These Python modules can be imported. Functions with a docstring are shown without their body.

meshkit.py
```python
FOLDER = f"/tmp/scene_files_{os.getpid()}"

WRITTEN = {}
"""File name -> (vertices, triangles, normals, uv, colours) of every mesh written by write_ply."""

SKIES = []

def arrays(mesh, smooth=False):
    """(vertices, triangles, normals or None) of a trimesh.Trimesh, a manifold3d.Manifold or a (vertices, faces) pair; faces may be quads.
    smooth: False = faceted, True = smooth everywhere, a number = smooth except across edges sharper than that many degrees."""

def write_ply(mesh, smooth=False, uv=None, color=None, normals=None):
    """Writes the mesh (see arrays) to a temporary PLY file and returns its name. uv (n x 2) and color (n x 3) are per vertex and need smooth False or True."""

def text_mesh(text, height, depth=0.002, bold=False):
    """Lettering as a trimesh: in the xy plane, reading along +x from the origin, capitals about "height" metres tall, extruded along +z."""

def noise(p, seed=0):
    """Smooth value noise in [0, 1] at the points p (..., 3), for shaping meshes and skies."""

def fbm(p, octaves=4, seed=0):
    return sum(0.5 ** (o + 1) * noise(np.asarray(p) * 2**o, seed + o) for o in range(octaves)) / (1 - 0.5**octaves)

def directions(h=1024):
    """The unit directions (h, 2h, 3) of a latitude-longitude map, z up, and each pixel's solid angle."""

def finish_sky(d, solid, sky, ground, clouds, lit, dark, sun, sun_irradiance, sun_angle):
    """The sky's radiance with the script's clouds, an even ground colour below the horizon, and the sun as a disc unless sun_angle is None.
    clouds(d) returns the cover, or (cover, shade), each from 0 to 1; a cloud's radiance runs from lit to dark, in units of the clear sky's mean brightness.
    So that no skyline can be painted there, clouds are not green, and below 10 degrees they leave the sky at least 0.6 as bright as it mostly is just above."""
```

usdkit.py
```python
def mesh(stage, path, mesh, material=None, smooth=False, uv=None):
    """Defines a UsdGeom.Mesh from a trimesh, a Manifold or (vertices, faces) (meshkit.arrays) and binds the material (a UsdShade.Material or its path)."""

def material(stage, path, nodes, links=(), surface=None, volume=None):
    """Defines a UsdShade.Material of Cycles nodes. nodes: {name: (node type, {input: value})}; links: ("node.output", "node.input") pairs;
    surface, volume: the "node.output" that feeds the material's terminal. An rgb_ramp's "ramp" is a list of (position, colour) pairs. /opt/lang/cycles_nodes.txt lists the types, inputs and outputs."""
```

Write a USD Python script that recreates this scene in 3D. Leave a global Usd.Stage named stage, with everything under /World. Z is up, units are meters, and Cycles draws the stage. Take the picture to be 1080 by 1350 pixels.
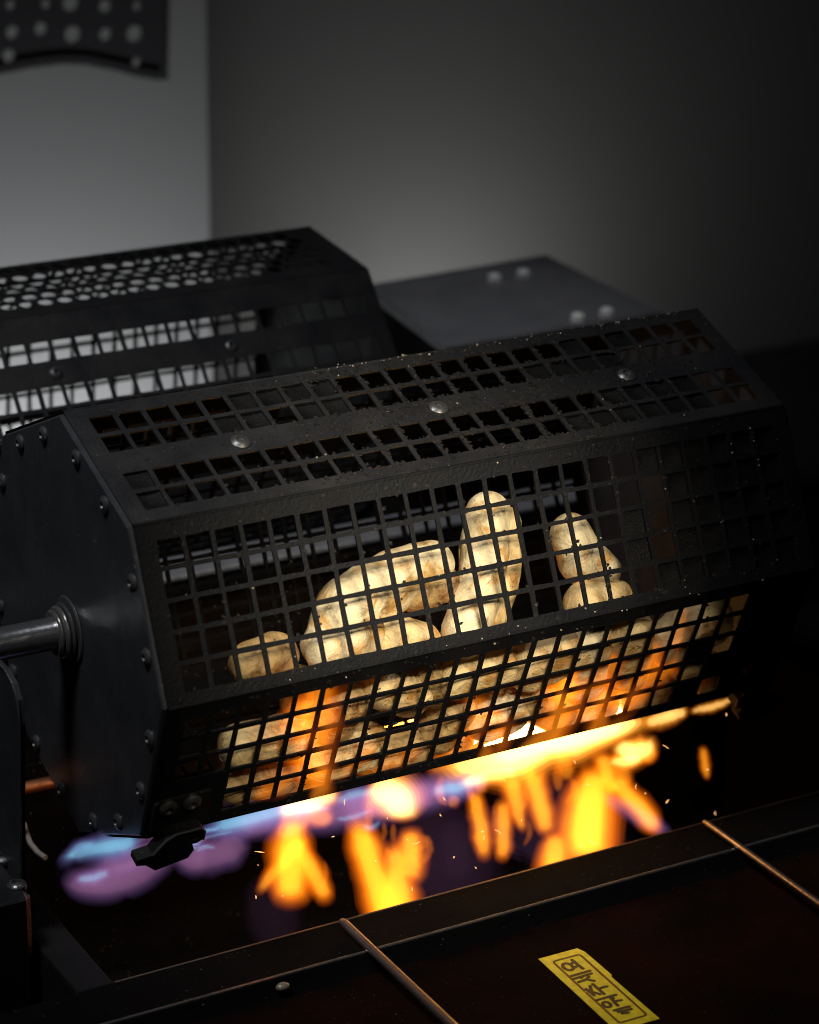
import math, random
import numpy as np, trimesh, manifold3d as m3, usdkit, meshkit
import shapely, shapely.geometry as sg, shapely.ops as so
from shapely import affinity
from pxr import Usd, UsdGeom, UsdLux, Gf, Sdf
random.seed(7); rng = np.random.default_rng(7)
stage = Usd.Stage.CreateInMemory()
UsdGeom.SetStageUpAxis(stage, UsdGeom.Tokens.z); UsdGeom.SetStageMetersPerUnit(stage, 1.0)
UsdGeom.Xform.Define(stage, '/World'); UsdGeom.Scope.Define(stage, '/World/Looks')

# ------------------------------------------------------------------ camera
CAM = np.array([-0.38084964, -0.95325445, 0.44679677])
RIGHT = np.array([0.87084618, -0.49142366, 0.01138945]); DOWN = np.array([-0.167594, -0.31861387, -0.93295094]); FWD = np.array([0.462103, 0.81054795, -0.35982333])
FPX = 3498.73
cam = UsdGeom.Camera.Define(stage, '/World/camera')
m = np.eye(4); m[0, :3], m[1, :3], m[2, :3], m[3, :3] = RIGHT, -DOWN, -FWD, CAM
cam.AddTransformOp().Set(Gf.Matrix4d(*m.ravel().tolist()))
cam.CreateHorizontalApertureAttr(36.0); cam.CreateVerticalApertureAttr(45.0)
cam.CreateFocalLengthAttr(36.0 * FPX / 1080); cam.CreateClippingRangeAttr(Gf.Vec2f(0.02, 50))
cam.CreateFStopAttr(11.5); cam.CreateFocusDistanceAttr(1.115); cam.CreateExposureAttr(0.0)

# ------------------------------------------------------------------ lamps
def rect_lamp(name, loc, target, w, h, rad, col):
    l = UsdLux.RectLight.Define(stage, '/World/' + name)
    z = np.array(loc, float) - np.array(target, float); z /= np.linalg.norm(z)
    x = np.cross([0, 0, 1.0], z); x /= np.linalg.norm(x); y = np.cross(z, x)
    m = np.eye(4); m[0, :3], m[1, :3], m[2, :3], m[3, :3] = x, y, z, loc
    l.AddTransformOp().Set(Gf.Matrix4d(*m.ravel().tolist()))
    l.CreateWidthAttr(w); l.CreateHeightAttr(h); l.CreateIntensityAttr(rad); l.CreateColorAttr(Gf.Vec3f(*col))
    return l
def spot_lamp(name, loc, target, radius, rad, col, cone, soft):
    l = UsdLux.SphereLight.Define(stage, '/World/' + name)
    z = np.array(loc, float) - np.array(target, float); z /= np.linalg.norm(z)
    x = np.cross([0, 0, 1.0], z); x /= np.linalg.norm(x); y = np.cross(z, x)
    m = np.eye(4); m[0, :3], m[1, :3], m[2, :3], m[3, :3] = x, y, z, loc
    l.AddTransformOp().Set(Gf.Matrix4d(*m.ravel().tolist()))
    l.CreateRadiusAttr(radius); l.CreateIntensityAttr(rad); l.CreateColorAttr(Gf.Vec3f(*col))
    sh = UsdLux.ShapingAPI.Apply(l.GetPrim()); sh.CreateShapingConeAngleAttr(cone); sh.CreateShapingConeSoftnessAttr(soft)
    return l
for i, (dx, dz) in enumerate(((-.26, -.04), (-.13, .12), (0, -.06), (.13, .12), (.26, -.04), (0, .26))):   # a bank of six small spots above the camera
    spot_lamp('work_lamp' + (f'_{i:03d}' if i else ''), (0.05 + dx, -0.93, 0.72 + dz), (0.130, -0.07, 0.022), 0.05, 185.0, (1.0, 0.90, 0.72), 6.0, 0.8)
spot_lamp('hood_lamp', (-0.40, -0.12, 1.10), (0.09, 0.05, 0.05), 0.14, 52.0, (0.93, 0.96, 1.0), 15.5, 0.8)
spot_lamp('hood_lamp_001', (0.42, 0.28, 1.25), (0.40, 0.33, 0.0), 0.05, 110.0, (0.95, 0.97, 1.0), 6.5, 0.8)
rect_lamp('wall_lamp', (0.24, 0.56, -0.285), (0.26, 0.80, -0.20), 0.26, 0.05, 19.0, (0.97, 0.98, 1.0))
rect_lamp('wall_lamp_001', (0.71, 0.81, -0.255), (0.71, 0.95, -0.17), 0.16, 0.04, 7.5, (1.0, 0.99, 0.97))

# ------------------------------------------------------------------ helpers
used = {}
def numbered(path):
    n = used.get(path, 0); used[path] = n + 1
    return path if n == 0 else f'{path}_{n:03d}'
def tag(o, label=None, cat=None, group=None, kind=None):
    p = o.GetPrim() if hasattr(o, 'GetPrim') else o
    for k, v in (('label', label), ('category', cat), ('group', group), ('kind', kind)):
        if v: p.SetCustomDataByKey(k, v)
    return o
def thing(name, label, cat, loc=(0, 0, 0), group=None, kind=None):
    x = UsdGeom.Xform.Define(stage, numbered('/World/' + name)); x.AddTranslateOp().Set(Gf.Vec3d(*map(float, loc)))
    x.loc = np.array(loc, float)
    return tag(x, label, cat, group, kind)
def obj(name, mesh, mat, parent=None, smooth=30, label=None):
    """mesh in world coordinates; parent's offset is taken off"""
    base = str(parent.GetPath()) if parent is not None else '/World'
    v, f = (mesh.vertices, mesh.faces) if hasattr(mesh, 'vertices') else mesh
    off = getattr(parent, 'loc', np.zeros(3)) if parent is not None else np.zeros(3)
    o = usdkit.mesh(stage, numbered(base + '/' + name), (np.asarray(v) - off, np.asarray(f)), M[mat], smooth=smooth)
    o.loc = off
    if label: tag(o, label)
    return o
def ray(u, v): return RIGHT * (u - 540) / FPX + DOWN * (v - 675) / FPX + FWD
def at(u, v, axis, val):
    d = ray(u, v); return CAM + d * (val - CAM[axis]) / d[axis]
def box(x0, x1, y0, y1, z0, z1, bev=0.0):
    if bev <= 0:
        return trimesh.creation.box(bounds=[[x0, y0, z0], [x1, y1, z1]])
    pts = []
    for sx in (0, 1):
        for sy in (0, 1):
            for sz in (0, 1):
                c = np.array([(x0, x1)[sx], (y0, y1)[sy], (z0, z1)[sz]]); d = np.array([1 - 2 * sx, 1 - 2 * sy, 1 - 2 * sz]) * bev
                for k in range(3):
                    e = d.copy(); e[k] = 0; pts.append(c + e)
    return trimesh.convex.convex_hull(np.array(pts))
def frame_to(mesh, o, ex, ey, ez):
    T = np.eye(4); T[:3, 0], T[:3, 1], T[:3, 2], T[:3, 3] = ex, ey, ez, o
    mesh = mesh.copy(); mesh.apply_transform(T); return mesh
def basis(n):
    n = np.asarray(n, float); n = n / np.linalg.norm(n)
    a = np.cross(n, [0, 0, 1.0] if abs(n[2]) < .9 else [1.0, 0, 0]); a /= np.linalg.norm(a)
    return a, np.cross(n, a), n
def lathe(profile, o, axis, sec=28):
    m = trimesh.creation.revolve(np.array(profile, float), sections=sec)
    a, b, n = basis(axis); return frame_to(m, o, a, b, n)
def tube(pts, r, sec=10, caps=True):
    p = np.asarray(pts, float); n = len(p); r = np.broadcast_to(r, (n,))
    t = np.gradient(p, axis=0); t /= np.linalg.norm(t, axis=1, keepdims=True)
    a = np.cross(t, np.where(np.abs(t[:, 2:]) < .9, [0, 0, 1.0], [1.0, 0, 0])); a /= np.linalg.norm(a, axis=1, keepdims=True); b = np.cross(t, a)
    th = np.arange(sec) * 2 * np.pi / sec
    v = (p[:, None] + r[:, None, None] * (np.cos(th)[None, :, None] * a[:, None] + np.sin(th)[None, :, None] * b[:, None])).reshape(-1, 3)
    i, j = np.meshgrid(np.arange(n - 1), np.arange(sec), indexing='ij')
    q = np.stack([i * sec + j, i * sec + (j + 1) % sec, (i + 1) * sec + (j + 1) % sec, (i + 1) * sec + j], -1).reshape(-1, 4)
    f = [q[:, [0, 1, 2]], q[:, [0, 2, 3]]]
    if caps:
        v = np.vstack([v, p[:1], p[-1:]]); k = np.arange(sec); k2 = (k + 1) % sec
        f += [np.stack([k2, k, np.full(sec, n * sec)], 1), np.stack([(n - 1) * sec + k, (n - 1) * sec + k2, np.full(sec, n * sec + 1)], 1)]
    m = trimesh.Trimesh(v, np.vstack(f), process=False)
    if m.volume < 0: m.invert()
    return m
def slab(poly, th, o, ex, ey, ez, both=False):
    """extrudes a shapely polygon by th along +ez"""
    gs = list(getattr(poly, 'geoms', [poly])); ms = [trimesh.creation.extrude_polygon(g, th, engine='earcut') for g in gs if g.area > 1e-10]
    return frame_to(trimesh.util.concatenate(ms), o, ex, ey, ez)
cat_ = trimesh.util.concatenate
def fbm(p, s, seed=0): return meshkit.fbm(np.asarray(p) * s + seed * 17.3)

# ------------------------------------------------------------------ materials
M = {}
def mat(name, nodes, links, surface='p.BSDF', volume=None):
    M[name] = usdkit.material(stage, '/World/Looks/' + name, nodes, links, surface=surface, volume=volume); return M[name]
def steel(name, base, brown, rough=0.42, spec=0.5, speck=0.0, brown_amt=0.5, bump=0.25, metal=0.0, sc=40.0):
    mat(name, {
        'g': ('geometry', {}),
        'n1': ('noise_texture', {'scale': sc, 'detail': 6, 'roughness': 0.65}),
        'n2': ('noise_texture', {'scale': sc * 16, 'detail': 3, 'roughness': 0.6}),
        'n3': ('noise_texture', {'scale': 900.0, 'detail': 1}),
        'r1': ('rgb_ramp', {'ramp': [(0.35, (0, 0, 0)), (0.7, (brown_amt,) * 3)]}),
        'mx': ('mix_color', {'a': base, 'b': brown}),
        'r3': ('rgb_ramp', {'ramp': [(0.74, (0, 0, 0)), (0.8, (speck,) * 3)]}),
        'mx2': ('mix_color', {'b': (0.45, 0.43, 0.4)}),
        'rr': ('map_range', {'from_min': 0.3, 'from_max': 0.7, 'to_min': rough - 0.1, 'to_max': rough + 0.16}),
        'b': ('bump', {'strength': bump, 'distance': 0.0008}),
        'p': ('principled_bsdf', {'specular_ior_level': spec, 'metallic': metal})},
        [('g.position', 'n1.vector'), ('g.position', 'n2.vector'), ('g.position', 'n3.vector'), ('n1.fac', 'r1.fac'), ('r1.color', 'mx.fac'),
         ('mx.result', 'mx2.a'), ('n3.fac', 'r3.fac'), ('r3.color', 'mx2.fac'), ('mx2.result', 'p.base_color'), ('n1.fac', 'rr.value'), ('rr.result', 'p.roughness'),
         ('n2.fac', 'b.height'), ('b.normal', 'p.normal')])
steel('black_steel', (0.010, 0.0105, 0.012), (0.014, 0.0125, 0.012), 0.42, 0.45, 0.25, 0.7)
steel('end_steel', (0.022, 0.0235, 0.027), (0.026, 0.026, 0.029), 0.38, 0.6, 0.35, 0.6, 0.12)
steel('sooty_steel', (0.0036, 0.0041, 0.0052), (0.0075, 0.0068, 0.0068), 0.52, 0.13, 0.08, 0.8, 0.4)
steel('dark_steel', (0.008, 0.008, 0.009), (0.012, 0.011, 0.010), 0.6, 0.13, 0.3, 0.6)
steel('rust_steel', (0.0025, 0.002, 0.002), (0.018, 0.0050, 0.0022), 0.8, 0.02, 0.3, 0.9, 0.3, sc=18)
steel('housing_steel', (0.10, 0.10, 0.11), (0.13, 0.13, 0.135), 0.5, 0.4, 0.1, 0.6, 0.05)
steel('grey_steel', (0.16, 0.16, 0.17), (0.20, 0.20, 0.20), 0.42, 0.5, 0.1, 0.6, 0.05)
steel('counter_steel', (0.14, 0.14, 0.15), (0.10, 0.09, 0.085), 0.38, 0.5, 0.2, 0.7, 0.1)
steel('shaft_steel', (0.20, 0.20, 0.21), (0.10, 0.10, 0.10), 0.26, 0.5, 0.2, 0.6, 0.15, metal=0.8)
steel('chrome', (0.45, 0.44, 0.43), (0.28, 0.26, 0.24), 0.25, 0.5, 0.0, 0.7, 0.1, metal=0.9)
steel('bolt_steel', (0.10, 0.10, 0.10), (0.05, 0.045, 0.04), 0.33, 0.6, 0.3, 0.6, 0.2, metal=0.6)
steel('rod_steel', (0.30, 0.25, 0.21), (0.16, 0.10, 0.07), 0.35, 0.5, 0.0, 0.7, 0.2, metal=0.85)
steel('grease', (0.003, 0.003, 0.003), (0.006, 0.005, 0.004), 0.42, 0.14, 0.1, 0.6, 0.6, sc=120)
steel('crust', (0.004, 0.0036, 0.003), (0.020, 0.014, 0.010), 0.5, 0.25, 0.25, 0.8, 0.6, sc=90)
steel('wall_paint', (0.42, 0.43, 0.43), (0.40, 0.40, 0.39), 0.6, 0.3, 0.0, 0.5, 0.03, sc=4)
steel('wall_paint_warm', (0.24, 0.24, 0.235), (0.21, 0.21, 0.205), 0.65, 0.3, 0.0, 0.5, 0.03, sc=4)
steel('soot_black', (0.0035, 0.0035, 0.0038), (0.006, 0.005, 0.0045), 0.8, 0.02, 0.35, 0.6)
steel('stud_steel', (0.75, 0.74, 0.72), (0.6, 0.6, 0.58), 0.3, 0.5, 0.0, 0.5, 0.05)
steel('rivet_steel', (0.03, 0.03, 0.033), (0.02, 0.02, 0.02), 0.36, 0.6, 0.2, 0.6, 0.15)
steel('guard_steel', (0.10, 0.10, 0.11), (0.07, 0.07, 0.075), 0.5, 0.4, 0.0, 0.6)
steel('copper', (0.55, 0.22, 0.10), (0.35, 0.12, 0.05), 0.35, 0.5, 0.0, 0.6, 0.1, metal=0.9)
steel('pale_cable', (0.24, 0.22, 0.19), (0.10, 0.09, 0.08), 0.5, 0.5, 0.0, 0.5, 0.05)
mat('sticker_yellow', {'g': ('geometry', {}), 'n': ('noise_texture', {'scale': 300.0, 'detail': 4}), 'r': ('rgb_ramp', {'ramp': [(0.3, (0.62, 0.50, 0.02)), (0.65, (0.82, 0.72, 0.03))]}), 'p': ('principled_bsdf', {'roughness': 0.4})},
    [('g.position', 'n.vector'), ('n.fac', 'r.fac'), ('r.color', 'p.base_color')])
mat('ink_black', {'p': ('principled_bsdf', {'base_color': (0.015, 0.013, 0.01), 'roughness': 0.5})}, [])
mat('ink_brown', {'p': ('principled_bsdf', {'base_color': (0.13, 0.035, 0.008), 'roughness': 0.5})}, [])
mat('drop', {'p': ('principled_bsdf', {'base_color': (0.25, 0.2, 0.14), 'roughness': 0.06, 'specular_ior_level': 0.8})}, [])
def meat(name, light, mid, char, charpos=0.62):
    mat(name, {
        'g': ('texture_coordinate', {}), 'oi': ('object_info', {}),
        'n1': ('noise_texture', {'scale': 75.0, 'detail': 5, 'roughness': 0.6, 'distortion': 0.6}),
        'n2': ('noise_texture', {'scale': 420.0, 'detail': 4, 'roughness': 0.7}),
        'n3': ('noise_texture', {'scale': 85.0, 'detail': 6, 'roughness': 0.75, 'distortion': 1.2}),
        'r1': ('rgb_ramp', {'ramp': [(0.34, light), (0.47, light), (0.60, mid)]}),
        'r3': ('rgb_ramp', {'ramp': [(charpos - 0.03, (0, 0, 0)), (charpos + 0.02, (0.20,) * 3), (charpos + 0.10, (0.9,) * 3)]}),
        'mx': ('mix_color', {'b': char}),
        'b1': ('bump', {'strength': 0.8, 'distance': 0.0028}),
        'b2': ('bump', {'strength': 0.3, 'distance': 0.0010}),
        'p': ('principled_bsdf', {'roughness': 0.36, 'specular_ior_level': 0.5})},
        [('g.object', 'n1.vector'), ('g.object', 'n2.vector'), ('g.object', 'n3.vector'), ('n1.fac', 'r1.fac'), ('r1.color', 'mx.a'), ('n3.fac', 'r3.fac'), ('r3.color', 'mx.fac'),
         ('mx.result', 'p.base_color'), ('n3.fac', 'b1.height'), ('n2.fac', 'b2.height'), ('b1.normal', 'b2.normal'), ('b2.normal', 'p.normal')])
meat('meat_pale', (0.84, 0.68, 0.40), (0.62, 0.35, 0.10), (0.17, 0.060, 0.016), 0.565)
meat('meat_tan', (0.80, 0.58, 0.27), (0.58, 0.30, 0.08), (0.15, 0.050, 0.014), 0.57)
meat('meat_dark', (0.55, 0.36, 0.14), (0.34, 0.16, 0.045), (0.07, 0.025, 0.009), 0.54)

# flames: air that gives off light inside closed lobes; nested lobes make the hot heart brighter
def flame(name, col, strength):
    mat(name, {'v': ('principled_volume', {'density': 0.0, 'color': (0, 0, 0), 'emission_color': col, 'emission_strength': strength})}, [], surface=None, volume='v.volume')
def mixc(a, b, t): return tuple(x + (y - x) * t for x, y in zip(a, b))
SKINS = (1.0, 0.88, 0.76, 0.64, 0.52, 0.40, 0.28)
FIRE = {'orange': ((1, 0.14, 0.003), (1, 0.28, 0.008), (1, 0.50, 0.04), 9.0, 85.0), 'hot': ((1, 0.18, 0.006), (1, 0.42, 0.04), (1, 0.72, 0.28), 7.0, 330.0),
        'blue': ((0.36, 0.20, 0.72), (0.24, 0.42, 0.88), (0.25, 0.95, 1.0), 3.0, 38.0), 'purple': ((0.36, 0.18, 0.58), (0.60, 0.25, 0.55), (0.98, 0.40, 0.42), 2.6, 20.0),
        'faint': ((0.45, 0.20, 0.5), (0.6, 0.24, 0.45), (0.8, 0.32, 0.4), 0.15, 1.2), 'dim': ((0.2, 0.35, 0.6), (0.2, 0.38, 0.6), (0.3, 0.5, 0.7), 0.15, 0.8)}
for kind, (ca, cb, cc, s0, s1) in FIRE.items():
    for k in range(len(SKINS)):
        f = k / (len(SKINS) - 1); flame(f'fire_{kind}_{k}', mixc(ca, cb, f * 2) if f < .5 else mixc(cb, cc, f * 2 - 1), s0 * (s1 / s0) ** f)
mat('fire_core', {'g': ('geometry', {}), 'n': ('noise_texture', {'scale': 60.0, 'detail': 3}), 'r': ('rgb_ramp', {'ramp': [(0.3, (1, 0.36, 0.05)), (0.6, (1, 0.58, 0.18))]}), 'e': ('emission', {'strength': 14.0})},
    [('g.position', 'n.vector'), ('n.fac', 'r.fac'), ('r.color', 'e.color')], surface='e.emission')
mat('spark', {'e': ('emission', {'strength': 2.6, 'color': (1.0, 0.45, 0.16)})}, [], surface='e.emission')

# ------------------------------------------------------------------ setting: walls, counter
ZB = -0.12                                     # level of the roaster's top deck
obj_ = obj('wall_back', box(-1.2, 2.6, 0.95, 0.99, -1.0, 1.6), 'wall_paint_warm'); tag(obj_, None, None, None, 'structure')
px = at(278, 200, 1, 0.75)[0]
o = thing('wall_panel', 'pale grey flat panel standing in front of the back wall, upper left', 'wall panel', (px - 0.6, 0.75, -0.6))
obj('panel', box(px - 1.3, px, 0.75, 0.79, -0.3018, 1.4, 0.002), 'wall_paint', o)
o = obj('counter', box(-0.8, 2.2, 0.115, 0.948, -0.42, -0.302, 0.003), 'counter_steel'); tag(o, kind='structure')
o = obj('lower_counter', box(-0.9, 2.2, -0.9, 0.113, -0.42, -0.28), 'dark_steel'); tag(o, kind='structure')

# ------------------------------------------------------------------ roasting drums
P = 0.0125
ROWS_A = [0.53 * P + i * P for i in range(2)] + [(0.53 + 1.8 + 1.1) * P + i * P for i in range(2)]
ROWS_B = [0.58 * P + i * P for i in range(5)]
def panel_poly(L, w, rows, x0, ncol, skip=lambda i, j: False, jit=0.00022, r=random.Random(3)):
    hs = 0.835 * P; holes = []
    for i in range(ncol):
        for j, y in enumerate(rows):
            if skip(i, j): continue
            x = x0 + i * P + 0.0825 * P; J = lambda: r.uniform(-jit, jit)
            c = 0.0004
            pts = [(x + c, y), (x + hs - c, y), (x + hs, y + c), (x + hs, y + hs - c), (x + hs - c, y + hs), (x + c, y + hs), (x, y + hs - c), (x, y + c)]
            holes.append([(a + J(), b + J()) for a, b in pts])
    return sg.Polygon([(0, 0), (L, 0), (L, w), (0, w)], holes), holes
def round_poly(L, w, pitch=0.0098, r=0.0041):
    hs = [sg.Point(x0 + i * pitch, 0.0075 + j * pitch * 0.87).buffer(r, 4).exterior.coords[:-1] for j in range(int((w - 0.015) / (pitch * 0.87)) + 1) for x0 in [0.010 + (j % 2) * pitch / 2] for i in range(int((L - 0.02) / pitch))]
    return sg.Polygon([(0, 0), (L, 0), (L, w), (0, w)], hs), hs
def bolt(parent, o, n, r=0.0034, mat_='bolt_steel', name='rivet', sec=20, h=0.42):
    prof = [(0, 0.12 * r), (0.32 * r, 0.12 * r), (0.42 * r, h * r), (0.6 * r, h * r * 0.95), (0.86 * r, h * r * 0.6), (r, 0.08 * r), (r, -0.3 * r), (0, -0.3 * r)]
    m = lathe(prof, o, n, sec)
    if m.volume < 0: m.invert()
    return obj(name, m, mat_, parent, smooth=35)
def drum(name, label, R, L, phi, o, pattern, steels, x0cols, ncol, tilt=0.0, grime=None):
    t = thing(name, label, 'roasting drum', o)
    o = np.asarray(o, float); ang = phi + np.arange(8) * math.pi / 4
    V = np.stack([np.zeros(8), R * np.cos(ang), R * np.sin(ang)], 1)
    side = np.linalg.norm(V[1] - V[0]); ex = np.array([1.0, 0, 0]); th = 0.0009; info = []
    for k in range(8):
        a, b = V[k], V[(k + 1) % 8]; ey = (b - a) / side; n = (a + b) / 2; n = n / np.linalg.norm(n)
        pat = pattern[k]; rows = ROWS_A if pat == 'A' else ROWS_B
        rows = [y * side / (5.87 * P) + (side / (5.87 * P) - 1) * 0 for y in rows] if abs(side / (5.87 * P) - 1) < .05 else [y - (5.87 * P - side) / 2 for y in rows]
        skip = (lambda i, j: (i < 2 and j > 2) or (i > ncol - 3 and j > 2)) if pat == 'D' else (lambda i, j: False)
        rows = [r_ for r_ in rows if r_ > 0.002 and r_ + 0.8 * P < side - 0.002]
        poly, holes = panel_poly(L - 0.003, side - 0.0006, rows, x0cols - 0.0015, ncol, skip)
        if pat == 'H': poly, holes = round_poly(L - 0.003, side - 0.0006)
        ez = -n if np.dot(np.cross(ex, ey), -n) > 0 else n
        org = o + a + ex * 0.0015 + ey * 0.0003 - (n * th if ez is n or np.dot(ez, n) > 0 else 0)
        obj('perforated_panel', slab(poly, th, org, ex, ey, ez), steels[k], t, smooth=False)
        info.append((o + a, ey, n, rows, holes, org))
    for k in range(8):     # rolled fold along every corner
        p0 = o + V[k] * 0.9925 + ex * 0.0015; obj('fold', tube([p0, p0 + ex * (L - 0.003)], 0.0009, 8), steels[k], t)
    Rp = R * 0.984; pts = [(Rp * math.cos(a), Rp * math.sin(a)) for a in ang]
    for x in (0.0, L):
        s = -1 if x == 0 else 1
        pl = sg.Polygon(pts); bev = []
        outer = np.array(pts); v = []
        prof = [(1.0, -0.010 * s), (1.0, -0.0012 * s + 0.0006 * s), (0.9935, 0.0004 * s)]
        hullp = np.vstack([np.column_stack([np.full(8, x - 0.004 * s), outer]), np.column_stack([np.full(8, x - 0.0002 * s), outer]), np.column_stack([np.full(8, x + 0.0004 * s), outer * 0.992])])
        e = trimesh.convex.convex_hull(hullp + o)
        obj('end_plate', e, 'end_steel', t, smooth=False)
        for k in range(8):
            a, b = V[k], V[(k + 1) % 8]
            for fr in (0.28, 0.72):
                c = a + (b - a) * fr; c = c * (1 - 0.0072 / np.linalg.norm(c)); bolt(t, o + c + ex * (x + 0.0006 * s), (s, 0, 0), 0.0037, 'rivet_steel')
    return t, V, info, side
R1, L1, PHI = 0.0958096, 0.3171892, 1.5439186
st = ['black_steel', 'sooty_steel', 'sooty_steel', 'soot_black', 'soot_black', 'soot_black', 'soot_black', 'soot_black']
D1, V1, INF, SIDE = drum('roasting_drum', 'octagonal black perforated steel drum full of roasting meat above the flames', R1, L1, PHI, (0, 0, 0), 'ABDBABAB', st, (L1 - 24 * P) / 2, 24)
# shaft, collar and washers on the left end
obj('shaft', tube([(-0.30, 0, 0), (-0.001, 0, 0)], 0.0070, 32), 'shaft_steel', D1)
obj('shaft', tube([(L1 + 0.001, 0, 0), (L1 + 0.12, 0, 0)], 0.0070, 24), 'soot_black', D1)
for name, r0, r1, x0, x1, mt in (('flange', 0.004, 0.0152, -0.0014, -0.0003, 'bolt_steel'), ('washer', 0.004, 0.0122, -0.0034, -0.0017, 'rivet_steel'), ('collar', 0.004, 0.0112, -0.0058, -0.0037, 'chrome'), ('snap_ring', 0.004, 0.0098, -0.0080, -0.0061, 'chrome')):
    b = 0.0007; prof = [(r0, 0), (r1 - b, 0), (r1, b), (r1, (x1 - x0) - b), (r1 - b, x1 - x0), (r0, x1 - x0)]
    m_ = lathe(prof, (x0, 0, 0), (1, 0, 0), 40); obj(name, m_, mt, D1)
# bolts with washers on the middle band of the top panel
a0, ey, n, rows, holes, org = INF[0]
for (u, v) in ((317, 583), (578, 538), (826, 495)):
    d = ray(u, v); tt = np.dot(a0 - CAM, n) / np.dot(d, n); c = CAM + d * tt
    m_ = lathe([(0, 0.0007), (0.0016, 0.0007), (0.0019, 0.0016), (0.0030, 0.0014), (0.0042, 0.0004), (0.0042, -0.0006), (0, -0.0006)], c + n * 0.0002, n, 28); obj('band_bolt', m_, 'bolt_steel', D1)
# latches on the lower door
fa, fey, fn, _, _, _ = INF[2]
def loc2(x, w, h): return fa + np.array([x, 0, 0]) + fey * w + fn * h
def latch(x, s):
    W = SIDE
    pl = slab(sg.Polygon([(0, 0), (0.026, 0), (0.026, 0.018), (0, 0.018)]).buffer(-0.002).buffer(0.002), 0.0016, loc2(x, W - 0.022, 0.0002), np.array([1.0, 0, 0]) * s, fey, fn)
    lt = obj('latch_plate', pl, 'dark_steel', D1)
    for dx in (0.006, 0.0165):
        bolt(lt, loc2(x + s * dx, W - 0.018, 0.0022), fn, 0.0042, 'bolt_steel', 'rivet')
    hook = affinity.scale(sg.Polygon([(-0.008, 0.004), (0.0, 0.003), (0.006, -0.005), (0.011, -0.0075), (0.024, -0.0075), (0.0265, -0.005), (0.0265, 0.0005), (0.0235, 0.002), (0.021, 0.002), (0.0225, 0.006), (0.020, 0.0105), (0.003, 0.0135), (-0.003, 0.0085), (-0.008, 0.0075)],
                      [[(0.0195, -0.0025), (0.0245, -0.003), (0.0242, -0.0005), (0.0205, -0.0003)]]), 0.84, 0.95, origin=(0, 0))
    obj('latch_hook', slab(hook.buffer(-0.0004).buffer(0.0004), 0.006, loc2(x, W, 0.001), np.array([1.0, 0, 0]) * s, fey, fn), 'dark_steel', lt, smooth=False)
    obj('latch_rim', tube([loc2(x + s * a * 0.84, W + b * 0.95, 0.0072) for a, b in ((0.0, 0.003), (0.006, -0.0045), (0.011, -0.0072), (0.024, -0.0075), (0.0262, -0.0048), (0.0262, 0.0)) ], 0.0007, 8), 'bolt_steel', lt)
latch(0.002, 1); latch(L1 - 0.004, -1)

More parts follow.
